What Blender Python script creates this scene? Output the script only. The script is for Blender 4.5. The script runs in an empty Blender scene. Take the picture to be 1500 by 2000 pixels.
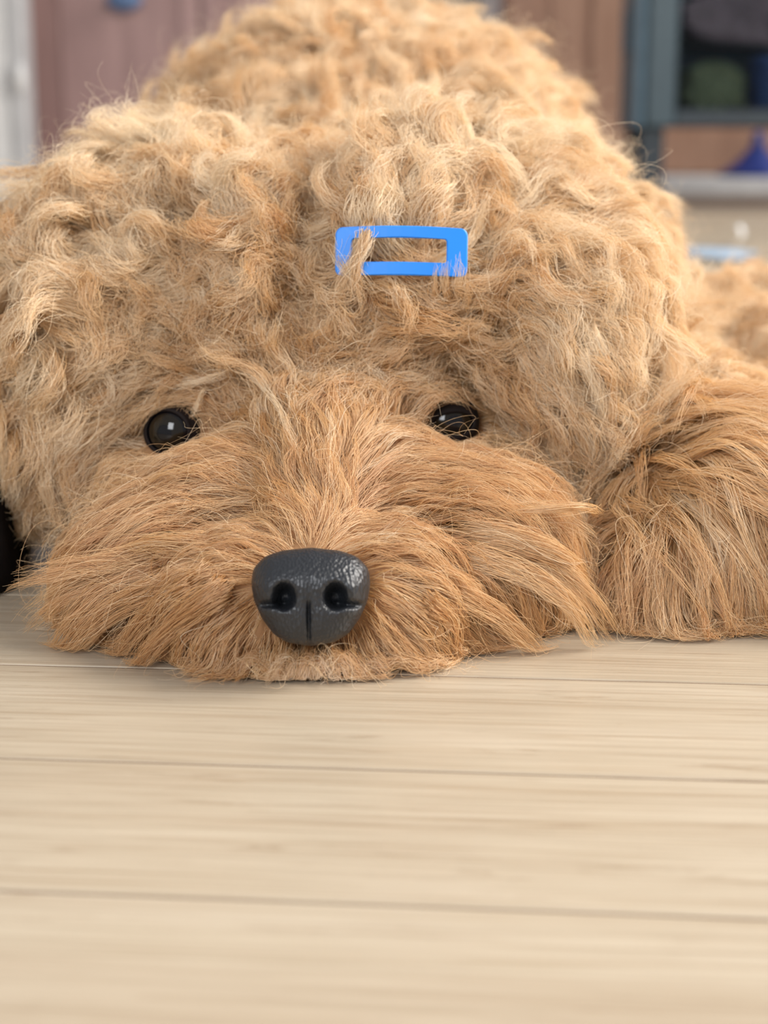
import bpy, bmesh, math, random
import numpy as np
from mathutils import Vector, Matrix
from mathutils.bvhtree import BVHTree

rng = np.random.default_rng(7)
random.seed(7)
sc = bpy.context.scene
C = sc.collection

# ------------------------------------------------------------------ camera, world, lights
FPX = 3200.0                      # focal length in pixels of the 1500 x 2000 frame
PITCH = math.atan(756.0 / FPX)    # the floor's horizon lies above the middle of the frame
CAMH = 0.16
cam_d = bpy.data.cameras.new('camera'); cam = bpy.data.objects.new('camera', cam_d); C.objects.link(cam)
cam.location = (0, 0, CAMH); cam.rotation_euler = (math.pi / 2 - PITCH, 0, 0)
cam_d.sensor_fit = 'HORIZONTAL'; cam_d.sensor_width = 36.0; cam_d.lens = 36.0 * FPX / 1500.0
cam_d.clip_start = 0.01; cam_d.clip_end = 60
cam_d.dof.use_dof = True; cam_d.dof.focus_distance = 0.51; cam_d.dof.aperture_fstop = 12.5
sc.camera = cam

w = bpy.data.worlds.new('world'); sc.world = w; w.use_nodes = True
w.node_tree.nodes['Background'].inputs[0].default_value = (0.93, 0.95, 1.0, 1)
w.node_tree.nodes['Background'].inputs[1].default_value = 0.40

def area_light(name, loc, target, sx, sy, power, col):
    d = bpy.data.lights.new(name, 'AREA'); d.shape = 'RECTANGLE'; d.size = sx; d.size_y = sy; d.energy = power; d.color = col
    o = bpy.data.objects.new(name, d); C.objects.link(o); o.location = loc
    o.rotation_euler = (Vector(target) - Vector(loc)).to_track_quat('-Z', 'Y').to_euler()
    return o
area_light('window_daylight', (1.75, 0.55, 1.35), (0.05, 0.6, 0.05), 1.2, 1.1, 76, (1.0, 0.95, 0.88))
area_light('front_window_daylight', (-0.75, -1.6, 1.25), (0.0, 0.6, 0.05), 0.8, 1.0, 29, (0.95, 0.97, 1.0))
area_light('far_window_daylight', (2.2, 3.0, 1.5), (0, 3.2, 0.1), 1.4, 1.3, 40, (1.0, 0.97, 0.93))

sc.cycles.max_bounces = 4
sc.cycles_curves.shape = 'RIBBONS'
sc.cycles.use_light_tree = False
sc.cycles.adaptive_threshold = 0.1
sc.view_settings.view_transform = 'Standard'; sc.view_settings.look = 'None'
sc.view_settings.exposure = 0.22; sc.view_settings.gamma = 1.0; sc.view_settings.use_curve_mapping = False

# ------------------------------------------------------------------ helpers
FWD = np.array([0, math.cos(PITCH), -math.sin(PITCH)]); UP = np.array([0, math.sin(PITCH), math.cos(PITCH)]); RT = np.array([1.0, 0, 0])
CAM = np.array([0, 0, CAMH])
def ray(px, py):
    return FWD + (px - 750.0) / FPX * RT - (py - 1000.0) / FPX * UP
def P(px, py, Y):                 # the point seen at a pixel, at distance Y from the camera's foot
    d = ray(px, py); return CAM + d * (Y / d[1])
def floor_Y(py):
    d = ray(750, py); return -CAMH / d[2] * d[1]
def to_px(p):
    q = p - CAM; z = q @ FWD
    return np.stack([750 + FPX * (q @ RT) / z, 1000 - FPX * (q @ UP) / z], -1)

def obj(name, me, mat=None, parent=None):
    o = bpy.data.objects.new(name, me); C.objects.link(o)
    if mat: o.data.materials.append(mat)
    if parent: o.parent = parent
    return o
def empty(name, loc=(0, 0, 0), label=None, cat=None, group=None):
    o = bpy.data.objects.new(name, None); C.objects.link(o); o.location = loc; o.empty_display_size = 0.01
    if label: tag(o, label, cat, group)
    return o
def tag(o, label, cat, group=None):
    o['label'] = label; o['category'] = cat
    if group: o['group'] = group
    return o
def bm_mesh(bm, name, smooth=False):
    me = bpy.data.meshes.new(name); bm.to_mesh(me); bm.free()
    if smooth:
        for p in me.polygons: p.use_smooth = True
    return me
def box_bm(x0, x1, y0, y1, z0, z1, bev=0.0, seg=2, bm=None):
    own = bm is None
    b = bmesh.new()
    bmesh.ops.create_cube(b, size=1)
    for v in b.verts:
        v.co = Vector(((x0 + x1) / 2 + v.co.x * (x1 - x0), (y0 + y1) / 2 + v.co.y * (y1 - y0), (z0 + z1) / 2 + v.co.z * (z1 - z0)))
    if bev > 0:
        bmesh.ops.bevel(b, geom=b.edges[:] + b.verts[:], offset=bev, segments=seg, affect='EDGES', profile=0.5)
    if own: return b
    me = bpy.data.meshes.new('t'); b.to_mesh(me); b.free(); bm.from_mesh(me); bpy.data.meshes.remove(me)
    return bm
def box(name, x0, x1, y0, y1, z0, z1, mat, parent=None, bev=0.003):
    return obj(name, bm_mesh(box_bm(x0, x1, y0, y1, z0, z1, bev), name), mat, parent)
def lathe(name, prof, seg=40):
    bm = bmesh.new(); rings = []
    for r, z in prof:
        rings.append([bm.verts.new((r * math.cos(2 * math.pi * i / seg), r * math.sin(2 * math.pi * i / seg), z)) for i in range(seg)])
    for a, b in zip(rings, rings[1:]):
        for i in range(seg):
            bm.faces.new((a[i], a[(i + 1) % seg], b[(i + 1) % seg], b[i]))
    bm.faces.new(rings[0][::-1]); bm.faces.new(rings[-1])
    return bm_mesh(bm, name, True)

def mat_new(name):
    m = bpy.data.materials.new(name); m.use_nodes = True
    return m, m.node_tree, m.node_tree.nodes['Principled BSDF']
def mat_plain(name, col, rough=0.5, spec=0.5, noise=0.08, scale=30, metallic=0.0, bump=0.0):
    m, t, b = mat_new(name)
    n = t.nodes.new('ShaderNodeTexNoise'); n.inputs['Scale'].default_value = scale; n.inputs['Detail'].default_value = 4
    tc = t.nodes.new('ShaderNodeTexCoord'); t.links.new(tc.outputs['Object'], n.inputs['Vector'])
    r = t.nodes.new('ShaderNodeValToRGB')
    r.color_ramp.elements[0].position = 0.3; r.color_ramp.elements[1].position = 0.7
    r.color_ramp.elements[0].color = (*[c * (1 - noise) for c in col], 1); r.color_ramp.elements[1].color = (*[min(1, c * (1 + noise)) for c in col], 1)
    t.links.new(n.outputs['Fac'], r.inputs['Fac']); t.links.new(r.outputs['Color'], b.inputs['Base Color'])
    b.inputs['Roughness'].default_value = rough; b.inputs['Specular IOR Level'].default_value = spec; b.inputs['Metallic'].default_value = metallic
    if bump:
        bp = t.nodes.new('ShaderNodeBump'); bp.inputs['Strength'].default_value = bump; bp.inputs['Distance'].default_value = 0.002
        t.links.new(n.outputs['Fac'], bp.inputs['Height']); t.links.new(bp.outputs['Normal'], b.inputs['Normal'])
    return m
def mat_wood(name, dark, light, scale=(2, 30, 30), rough=0.45, grain=1.0):
    m, t, b = mat_new(name)
    tc = t.nodes.new('ShaderNodeTexCoord'); mp = t.nodes.new('ShaderNodeMapping'); mp.inputs['Scale'].default_value = scale
    t.links.new(tc.outputs['Object'], mp.inputs['Vector'])
    n = t.nodes.new('ShaderNodeTexNoise'); n.inputs['Scale'].default_value = 2.0; n.inputs['Detail'].default_value = 6; n.inputs['Distortion'].default_value = 0.6
    t.links.new(mp.outputs[0], n.inputs['Vector'])
    r = t.nodes.new('ShaderNodeValToRGB'); r.color_ramp.elements[0].position = 0.3; r.color_ramp.elements[1].position = 0.7
    r.color_ramp.elements[0].color = (*dark, 1); r.color_ramp.elements[1].color = (*light, 1)
    t.links.new(n.outputs['Fac'], r.inputs['Fac']); t.links.new(r.outputs['Color'], b.inputs['Base Color'])
    b.inputs['Roughness'].default_value = rough
    return m

# ------------------------------------------------------------------ floor of planks
def mat_plank():
    m, t, b = mat_new('pale oak plank'); N = t.nodes.new; L = t.links.new
    tc = N('ShaderNodeTexCoord'); oi = N('ShaderNodeObjectInfo')
    off = N('ShaderNodeVectorMath'); off.operation = 'SCALE'; off.inputs[0].default_value = (7.3, 3.1, 5.7); L(oi.outputs['Random'], off.inputs['Scale'])
    add = N('ShaderNodeVectorMath'); add.operation = 'ADD'; L(tc.outputs['Object'], add.inputs[0]); L(off.outputs[0], add.inputs[1])
    def noise(sc_, scale, detail, dist, rough=0.55):
        mp = N('ShaderNodeMapping'); mp.inputs['Scale'].default_value = sc_; L(add.outputs[0], mp.inputs['Vector'])
        n = N('ShaderNodeTexNoise'); n.inputs['Scale'].default_value = scale; n.inputs['Detail'].default_value = detail
        n.inputs['Distortion'].default_value = dist; n.inputs['Roughness'].default_value = rough; L(mp.outputs[0], n.inputs['Vector']); return n
    def ramp(n, stops):
        r = N('ShaderNodeValToRGB'); e = r.color_ramp.elements
        while len(e) < len(stops): e.new(0.5)
        for k, (p, c) in enumerate(stops): e[k].position = p; e[k].color = (*c, 1)
        L(n.outputs['Fac'], r.inputs['Fac']); return r
    broad = ramp(noise((3, 22, 1), 1.6, 3, 0.7), [(0.32, (0.465, 0.38, 0.28)), (0.5, (0.50, 0.42, 0.315)), (0.68, (0.535, 0.455, 0.35))])
    fine = ramp(noise((16, 1300, 1), 1.0, 4, 0.3, 0.6), [(0.36, (0.66, 0.60, 0.54)), (0.56, (1, 1, 1))])
    med = ramp(noise((8, 300, 1), 1.0, 4, 0.8, 0.6), [(0.34, (0.70, 0.61, 0.52)), (0.50, (1, 1, 1))])
    streak = ramp(noise((9, 110, 1), 1.4, 5, 1.8, 0.65), [(0.31, (0.50, 0.38, 0.29)), (0.41, (1, 1, 1))])
    prev = broad.outputs[0]
    for src, fac in ((fine, .55), (med, .40), (streak, .42)):
        mx = N('ShaderNodeMix'); mx.data_type = 'RGBA'; mx.blend_type = 'MULTIPLY'; mx.inputs['Factor'].default_value = fac
        L(prev, mx.inputs['A']); L(src.outputs[0], mx.inputs['B']); prev = mx.outputs['Result']
    m2 = mx
    L(m2.outputs['Result'], b.inputs['Base Color'])
    b.inputs['Roughness'].default_value = 0.34; b.inputs['Specular IOR Level'].default_value = 0.45
    bp = N('ShaderNodeBump'); bp.inputs['Strength'].default_value = 0.12; bp.inputs['Distance'].default_value = 0.0006
    L(fine.outputs[0], bp.inputs['Height']); L(bp.outputs['Normal'], b.inputs['Normal'])
    return m
M_PLANK = mat_plank()
M_JOINT = mat_plain('joint brown', (0.16, 0.10, 0.06), 0.8)
floor = box('floor', -2.6, 2.6, -0.6, 4.6, -0.05, -0.00035, M_JOINT, None, 0); floor['kind'] = 'structure'
PW, GAP, YAW = 0.0741, 0.0012, math.radians(-4.6)
# one seam passes through the pixel (750, 1503)
seam0 = floor_Y(1503)
plank_me = bm_mesh(box_bm(-0.7 + GAP, 0.7 - GAP, GAP / 2, PW - GAP / 2, -0.012, 0.0, 0.0004, 1), 'plank'); plank_me.materials.append(M_PLANK)
stag = [0.0, 0.48, -0.35, 0.2, -0.55, 0.62, -0.12]
cy, sy = math.cos(YAW), math.sin(YAW)
for r in range(-7, 42):
    for c in (-1, 0, 1):
        xo = stag[r % 7] * (0.75 if r < 3 else 1) + c * 1.4 + (0.0 if r > 2 else 0.0)
        yl = r * PW
        o = bpy.data.objects.new('plank', plank_me); C.objects.link(o); o.parent = floor
        # rotate about the seam point
        o.location = (cy * xo - sy * yl, seam0 + sy * xo + cy * yl, 0); o.rotation_euler = (0, 0, YAW)

# ------------------------------------------------------------------ room behind
M_WALL = mat_plain('warm white wall', (0.62, 0.58, 0.53), 0.8)
wb = box('wall_back', -2.6, 2.6, 4.6, 4.7, -0.05, 2.4, M_WALL, None, 0); wb['kind'] = 'structure'
wl = box('wall_left', -2.7, -2.6, -0.6, 4.7, -0.05, 2.4, M_WALL, None, 0); wl['kind'] = 'structure'

M_WOODL = mat_wood('plum brown wood', (0.29, 0.175, 0.165), (0.40, 0.25, 0.235), (20, 20, 2))
M_WOODR = mat_wood('orange brown wood', (0.34, 0.19, 0.125), (0.45, 0.27, 0.185), (20, 20, 2))
M_WHITE = mat_plain('white paint', (0.72, 0.72, 0.72), 0.5)
M_GREYP = mat_plain('pale grey paint', (0.50, 0.50, 0.51), 0.5)
M_DARK = mat_plain('blue black metal', (0.018, 0.030, 0.042), 0.45)
M_EDGE = mat_plain('slate blue metal', (0.075, 0.135, 0.185), 0.4)
M_STEEL = mat_plain('dull steel', (0.55, 0.56, 0.58), 0.3, metallic=0.8)
M_BLUEK = mat_plain('dusty blue enamel', (0.10, 0.17, 0.32), 0.4)

def px_x(px, Y, py=150):
    return P(px, py, Y)[0]
def px_z(py, Y):
    return P(750, py, Y)[2]

def cupboard(name, label, Y, xs, zb, ztop, mat, plinth_mat, handle_mat, plinth_y=0.05, handle_x=0.5, stile=0.04):
    root = empty(name, ((xs[0] + xs[-1]) / 2, Y, 0), label, 'cabinet')
    cx = root.location.x
    box('body', xs[0] - cx, xs[-1] - cx, 0.02, 0.45, zb, ztop, mat, root)
    box('plinth', xs[0] - cx, xs[-1] - cx, 0.02 - plinth_y, 0.40, 0.0, zb, plinth_mat, root)
    for a, b in zip(xs, xs[1:]):
        a -= cx; b -= cx; g = 0.003
        d = empty('door', (0, 0, 0)); d.parent = root
        z0, z1 = zb + 0.004, ztop - 0.02
        for nm, r4 in (('stile', (a + g, a + g + stile, z0, z1)), ('stile', (b - g - stile, b - g, z0, z1)),
                       ('rail', (a + g + stile, b - g - stile, z0, z0 + stile * 1.3)), ('rail', (a + g + stile, b - g - stile, z1 - stile * 1.3, z1))):
            box(nm, r4[0], r4[1], 0.0, 0.02, r4[2], r4[3], mat, d, 0.002)
        bm = box_bm(a + g + stile, b - g - stile, 0.008, 0.02, z0 + stile * 1.3, z1 - stile * 1.3, 0.0)
        box_bm(a + g + stile + 0.03, b - g - stile - 0.03, 0.003, 0.012, z0 + stile * 1.3 + 0.03, z1 - stile * 1.3 - 0.03, 0.003, 2, bm)
        obj('panel', bm_mesh(bm, 'panel'), mat, d)
        if handle_x is None: continue
        hx = a + (b - a) * handle_x
        bm = bmesh.new()
        bmesh.ops.create_uvsphere(bm, u_segments=16, v_segments=10, radius=0.03, matrix=Matrix.Translation((hx, -0.022, px_z(2, Y))) @ Matrix.Diagonal((1.25, 0.6, 0.75, 1)))
        bmesh.ops.create_cone(bm, cap_ends=True, segments=16, radius1=0.012, radius2=0.012, depth=0.03, matrix=Matrix.Translation((hx, -0.008, px_z(2, Y))) @ Matrix.Rotation(math.pi / 2, 4, 'X'))
        obj('knob', bm_mesh(bm, 'knob', True), handle_mat, d)
    return root

YL = 3.6
xl = [px_x(52, YL), px_x(395, YL), px_x(940, YL)]
cupboard('wooden_cabinet', 'plum-brown panelled wooden cabinet behind the dog at the left', YL, [xl[0], xl[1], xl[1] + (xl[1] - xl[0])], 0.06, 0.86, M_WOODL, M_DARK, M_BLUEK, 0.0, 0.58)
YR = 4.05
xr0 = px_x(985, YR)
cupboard('wooden_cabinet', 'orange-brown wooden cabinet with a white plinth behind the dark glass case', YR, [xr0, px_x(1218, YR), px_x(1218, YR) + 0.42, px_x(1218, YR) + 0.84], px_z(347, YR - 0.22), 0.86, M_WOODR, M_WHITE, M_STEEL, 0.24, None, 0.075)

# pale post with a handle at the left edge
YP = 3.3
post = empty('door_1', (px_x(0, YP), YP, 0)); post['kind'] = 'structure'; post['label'] = 'pale grey door edge with a small white handle at the far left'
box('door_leaf', px_x(-260, YP) - post.location.x, px_x(20, YP) - post.location.x, 0, 0.04, 0.012, 2.0, M_WHITE, post, 0.004)
box('door_frame', px_x(21, YP) - post.location.x, px_x(50, YP) - post.location.x, -0.01, 0.08, 0.0, 2.05, M_GREYP, post, 0.004)
bm = bmesh.new()
bmesh.ops.create_uvsphere(bm, u_segments=16, v_segments=10, radius=0.012, matrix=Matrix.Translation((px_x(47, YP) - post.location.x, -0.035, px_z(152, YP))) @ Matrix.Diagonal((0.9, 0.8, 2.3, 1)))
bmesh.ops.create_cone(bm, cap_ends=True, segments=12, radius1=0.005, radius2=0.005, depth=0.035, matrix=Matrix.Translation((px_x(47, YP) - post.location.x, -0.018, px_z(152, YP))) @ Matrix.Rotation(math.pi / 2, 4, 'X'))
obj('handle', bm_mesh(bm, 'handle', True), M_WHITE, post)

# white pilaster between the two cabinets
tr = box('trim_1', px_x(940, 4.2), px_x(978, 4.2), 4.2, 4.6, 0, 2.4, M_WHITE, None, 0.003); tr['kind'] = 'structure'

# dark glass-fronted case on legs
YS = 3.25
S0, S1 = px_x(1240, YS), px_x(1240, YS) + 0.62
zb, zt = px_z(250, YS), 0.75
case = empty('glass_case', ((S0 + S1) / 2, YS, 0), 'dark blue-black glass-fronted case on legs at the upper right', 'cabinet')
cx = case.location.x
def cbox(n, x0, x1, y0, y1, z0, z1, m, bev=0.004): return box(n, x0 - cx, x1 - cx, y0, y1, z0, z1, m, case, bev)
cbox('side_panel', S0, px_x(1262, YS), -0.005, 0.20, zb, zt, M_EDGE); cbox('side_panel', S1, S1 + 0.025, 0, 0.20, zb, zt, M_DARK)
cbox('bottom_panel', px_x(1262, YS), S1, 0, 0.20, zb, zb + 0.02, M_DARK); cbox('top_panel', px_x(1262, YS), S1, 0, 0.20, zt - 0.02, zt, M_DARK); cbox('back_panel', px_x(1262, YS), S1, 0.185, 0.20, zb + .02, zt - .02, M_DARK)
fr = px_x(1320, YS) - px_x(1262, YS); zr = px_z(215, YS)
cbox('door_stile', px_x(1262, YS), px_x(1318, YS), -0.02, 0.0, zb + 0.002, zt - 0.002, M_EDGE if 0 else mat_plain('slate metal', (0.045, 0.075, 0.095), 0.4))
cbox('door_stile', S1 - 0.05, S1, -0.02, 0.0, zb + .002, zt - .002, M_DARK)
cbox('door_rail', px_x(1318, YS), S1 - 0.05, -0.02, 0.0, zb + 0.002, zr, M_DARK); cbox('door_rail', px_x(1318, YS), S1 - 0.05, -0.02, 0.0, zt - 0.05, zt - .002, M_DARK)
mg, tg, bg = mat_new('smoked glass'); bg.inputs['Base Color'].default_value = (0.55, 0.66, 0.72, 1); bg.inputs['Transmission Weight'].default_value = 1.0; bg.inputs['Roughness'].default_value = 0.06; bg.inputs['IOR'].default_value = 1.2
cbox('glass_pane', px_x(1318, YS), S1 - 0.05, -0.012, -0.008, zr, zt - 0.05, mg, 0)
cbox('hinge', px_x(1233, YS), px_x(1241, YS), 0.10, 0.16, px_z(100, YS), px_z(12, YS), M_EDGE, 0.003)
for lx in (px_x(1255, YS), S1 - 0.05):
    for ly in (0.0, 0.15): cbox('leg', lx, lx + 0.046, ly, ly + 0.046, 0.0, zb, M_DARK, 0.003)

def pillow(name, c, size, mat, label, cat, rot=0, seed=0, amp=0.12, cut=0.0):
    bm = bmesh.new(); bmesh.ops.create_icosphere(bm, subdivisions=4, radius=1)
    rs = np.random.default_rng(seed); ph = rs.uniform(0, 6, 6)
    for v in bm.verts:
        x, y, z = v.co
        f = 0.62
        q = Vector([math.copysign(abs(a) ** f, a) for a in (x, y, z)])
        k = 1 + amp * math.sin(3 * x + ph[0] + 2 * z) * math.sin(4 * y + ph[1]) + amp * .5 * math.sin(7 * z + ph[2] + 5 * x)
        v.co = Vector((q.x * size[0] * k, q.y * size[1] * k, q.z * size[2] * k))
    zmin = min(v.co.z for v in bm.verts)
    for v in bm.verts: v.co.z = max(0.0, v.co.z - zmin - cut)
    o = obj(name, bm_mesh(bm, name, True), mat); o.location = c; o.rotation_euler = (0, 0, rot)
    return tag(o, label, cat)
z_in = zb + 0.0205  # the soft shapes in the case stand in for reflections in its glass
pillow('olive_reflection', (px_x(1385, YS + .09), YS + 0.085, z_in), (0.066, 0.05, 0.047), mat_plain('olive reflection tone', (0.17, 0.155, 0.075), 0.9, noise=.3, scale=60), 'olive-green shape at the bottom of the dark glass case, added as a reflection', 'olive_reflection', 0.1, 1)
pillow('navy_reflection', (px_x(1495, YS + .09), YS + 0.085, z_in), (0.036, 0.05, 0.062), mat_plain('navy reflection tone', (0.02, 0.04, 0.12), 0.8), 'navy blue shape in the glass case, added as a reflection beside the olive one', 'box', 0, 2, .03)
pillow('rounded_shape', (px_x(1430, YS + .09), YS + 0.09, z_in + 0.1295), (0.11, 0.05, 0.055), mat_plain('mauve brown reflection tone', (0.24, 0.14, 0.14), 0.9, noise=.3, scale=40), 'mauve-brown shape on top inside the glass case, added as a reflection', 'cloth', 0, 3, .2)

# things on the ledge and floor
M_BLUE = mat_plain('deep blue plastic', (0.012, 0.035, 0.22), 0.35)
zl = px_z(347, YR - 0.22)
fn = empty('funnel', (px_x(1487, YR - 0.12), YR - 0.12, zl + 0.0005), 'deep blue plastic funnel standing upside down on the white plinth', 'funnel')
obj('cone', lathe('cone', [(0.092, 0), (0.092, 0.006), (0.07, 0.018), (0.045, 0.036), (0.027, 0.056), (0.019, 0.064)]), M_BLUE, fn)
obj('spout', lathe('spout', [(0.019, 0.064), (0.0145, 0.072), (0.0135, 0.1), (0.010, 0.102)]), M_BLUE, fn)
pillow('sponge', (px_x(1575, YR - 0.07), YR - 0.055, zl + 0.0005), (0.03, 0.02, 0.036), mat_plain('yellow foam', (0.7, 0.42, 0.03), 0.9, bump=.3, scale=200), 'yellow sponge beside the blue funnel at the right edge', 'sponge', 0, 5, .03)
mt = box('floor_shade_sheet', 0.25, 1.5, floor_Y(415), YR - 0.235, 0.0005, 0.006, mat_plain('brown grey floor shade', (0.24, 0.185, 0.145), 0.95, noise=.2, scale=90, bump=.4), None, 0.002)  # thin brown sheet added as the shade on the floor below the case
tag(mt, 'brown-grey sheet standing in for shaded floor under the dark glass case', 'floor_shade')
pillow('rounded_shape', (px_x(1385, 2.0, 510), 2.02, 0.0006), (0.05, 0.05, 0.006), mat_plain('pale blue surface', (0.30, 0.40, 0.52), 0.8), 'pale blue flat shape on the floor behind the dog at right', 'cloth', .2, 8, .12)  # flat pale blue shape lying on the floor
# a curled white sheet added for a bright window streak on the floor
bm = bmesh.new(); g = []
for i in range(9):
    row = []
    for j in range(5):
        a = i / 8 * 2.4; row.append(bm.verts.new((0.035 * math.sin(a) * 0.6 + j * 0.004, j * 0.012 + 0.003 * math.sin(a * 2), 0.001 + 0.016 * (1 - math.cos(a)))))
    g.append(row)
for i in range(8):
    for j in range(4): bm.faces.new((g[i][j], g[i + 1][j], g[i + 1][j + 1], g[i][j + 1]))
o = obj('floor_streak', bm_mesh(bm, 'floor_streak', True), M_WHITE); o.location = (px_x(1408, 2.22, 480), 2.2, 0); sm = o.modifiers.new('thick', 'SOLIDIFY'); sm.thickness = 0.0006
tag(o, 'curled white sheet standing in for a bright reflection on the floor behind the dog', 'paper')

# dark cloth at the left edge, lengthened as stand-in shade under the ear
pillow('dark_cloth_shade', tuple(P(-122, 1185, floor_Y(1185) + 0.068) * np.array([1, 1, 0]) + np.array([0, 0, 0.0006])), (0.036, 0.078, 0.027), mat_plain('black brown cloth', (0.007, 0.005, 0.005), 0.9, noise=.4, scale=80, bump=.3, spec=.1), 'black-brown crumpled cloth on the floor, lengthened as shade under the ear at the left edge', 'cloth', .08, 4, .08, 0.012)

# ------------------------------------------------------------------ the dog
dog = empty('dog', (0, 0.62, 0), 'curly apricot doodle dog lying flat with its chin on the floor', 'dog')
DOGO = np.array([0, 0.62, 0])

def ellipsoid(bm, c, r, rot=None):
    m = Matrix.Translation(Vector(c))
    if rot is not None: m = m @ rot
    bmesh.ops.create_icosphere(bm, subdivisions=4, radius=1, matrix=m @ Matrix.Diagonal((*r, 1)))
def capsule(bm, a, b, ra, rb, n=9):
    for i in range(n):
        t = i / (n - 1); ellipsoid_s(bm, a + (b - a) * t, ra + (rb - ra) * t)
def ellipsoid_s(bm, c, r):
    bmesh.ops.create_icosphere(bm, subdivisions=3, radius=r, matrix=Matrix.Translation(Vector(c)))

bm = bmesh.new()
ellipsoid(bm, P(660, 590, .625), (.064, .070, .054))                      # skull
ellipsoid(bm, P(780, 500, .605), (.040, .040, .036))                      # topknot
capsule(bm, P(607, 1135, .487), P(622, 900, .555), .0175, .026); capsule(bm, P(622, 900, .555), P(640, 760, .600), .026, .034)            # muzzle bridge
for px, py, Y, r in ((490, 1175, .492, (.024, .026, .022)), (725, 1172, .492, (.024, .026, .022)),
                     (370, 1140, .530, (.034, .034, .029)), (870, 1115, .530, (.036, .034, .033)),
                     (300, 1155, .545, (.022, .03, .022)), (985, 1135, .545, (.022, .03, .026)),
                     (470, 1030, .540, (.030, .032, .028)), (750, 1025, .540, (.030, .032, .028)), (400, 850, .582, (.026, .03, .024)), (840, 835, .582, (.026, .03, .024)), (340, 960, .572, (.028, .03, .028)), (920, 950, .572, (.028, .03, .028))):
    ellipsoid(bm, P(px, py, Y), r)                                        # flews and cheeks
ellipsoid(bm, P(610, 1290, .492), (.040, .033, .015))                     # chin
capsule(bm, P(340, 560, .640), P(200, 680, .615), .049, .044)             # ear flap hanging down
capsule(bm, P(200, 680, .615), P(140, 890, .585), .038, .018)
capsule(bm, P(940, 530, .630), P(1080, 670, .590), .044, .032)            # other ear
capsule(bm, P(1080, 670, .590), P(1140, 820, .570), .028, .011)
ellipsoid(bm, P(725, 600, .93), (.130, .20, .152))                        # trunk
ellipsoid(bm, P(600, 480, .86), (.08, .12, .09))
ellipsoid(bm, P(1100, 620, .76), (.042, .06, .060))                       # shoulder
capsule(bm, P(1180, 850, .71), P(1410, 1070, .558), .043, .042)            # foreleg
capsule(bm, P(1410, 1070, .558), P(1620, 1130, .545), .042, .036)
ellipsoid(bm, P(1300, 1165, .538), (.025, .028, .030))
ellipsoid(bm, P(1500, 800, .86), (.085, .08, .052))                       # haunch
ellipsoid(bm, P(650, 800, .66), (.09, .09, .05))                          # neck and chest
raw = obj('raw', bm_mesh(bm, 'raw'))
rm = raw.modifiers.new('r', 'REMESH'); rm.mode = 'VOXEL'; rm.voxel_size = 0.0035
sm = raw.modifiers.new('s', 'SMOOTH'); sm.factor = 0.6; sm.iterations = 14
dg = bpy.context.evaluated_depsgraph_get(); dg.update()
skin_me = bpy.data.meshes.new_from_object(raw.evaluated_get(dg)); bpy.data.objects.remove(raw)
nv = len(skin_me.vertices); co = np.empty(nv * 3); skin_me.vertices.foreach_get('co', co); co = co.reshape(-1, 3)
co[:, 2] = np.maximum(co[:, 2], 0.0015)

EYES = []
skin_me.vertices.foreach_set('co', co.ravel()); skin_me.update()
# partings and hollows pressed into the head: the parting of the crown, the eye sockets, the crease over the brow
nrv = np.empty(nv * 3); skin_me.vertices.foreach_get('normal', nrv); nrv = nrv.reshape(-1, 3)
_b = BVHTree.FromPolygons([Vector(a) for a in co], [tuple(p.vertices) for p in skin_me.polygons])
def hit0(px, py):
    h = _b.ray_cast(Vector(CAM), Vector(ray(px, py)).normalized()); return np.array(h[0])
for pts_, dep, sig_ in (([(625, 330), (610, 430), (592, 540), (585, 640)], .026, .0095), ([(340, 845)], .007, .014), ([(875, 828)], .007, .014),
                        ([(860, 680), (890, 730), (960, 770)], .009, .008), ([(250, 770), (180, 900), (190, 980)], .007, .010), ([(1010, 880), (1080, 930), (1120, 990)], .010, .010),
                        ([(520, 690), (620, 720), (720, 700)], .007, .009), ([(930, 500), (1010, 470)], .008, .008)):
    hp = [hit0(*q) for q in pts_]; path = []
    for p_, q_ in zip(hp, hp[1:] + hp[-1:]): path += [p_ + (q_ - p_) * k / 6 for k in range(6)]
    d2 = np.min([((co - p_) ** 2).sum(1) for p_ in path], axis=0)
    co -= nrv * (dep * np.exp(-d2 / (2 * sig_ ** 2)))[:, None]
co[:, 2] = np.maximum(co[:, 2], 0.0015)
skin_me.vertices.foreach_set('co', co.ravel()); skin_me.update()
def skin_bvh():
    skin_me.calc_loop_triangles()
    tri = np.empty(len(skin_me.loop_triangles) * 3, int); skin_me.loop_triangles.foreach_get('vertices', tri); tri = tri.reshape(-1, 3)
    v = np.empty(len(skin_me.vertices) * 3); skin_me.vertices.foreach_get('co', v); v = v.reshape(-1, 3)
    return BVHTree.FromPolygons([Vector(a) for a in v], tri.tolist()), v, tri
BV, V, TRI = skin_bvh()
def cast(px, py):
    d = ray(px, py); h = BV.ray_cast(Vector(CAM), Vector(d).normalized())
    return None if h[0] is None else np.array(h[0])

skin_me.materials.clear()
M_SKIN = mat_plain('apricot skin', (0.36, 0.19, 0.085), 0.8)
body = obj('body', skin_me, M_SKIN)
for p in skin_me.polygons: p.use_smooth = True

INV = Matrix.Translation(-Vector(DOGO))
def to_dog(o, parent=None):
    o.parent = parent or dog
    o.matrix_parent_inverse = INV
    return o
to_dog(body)

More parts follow.
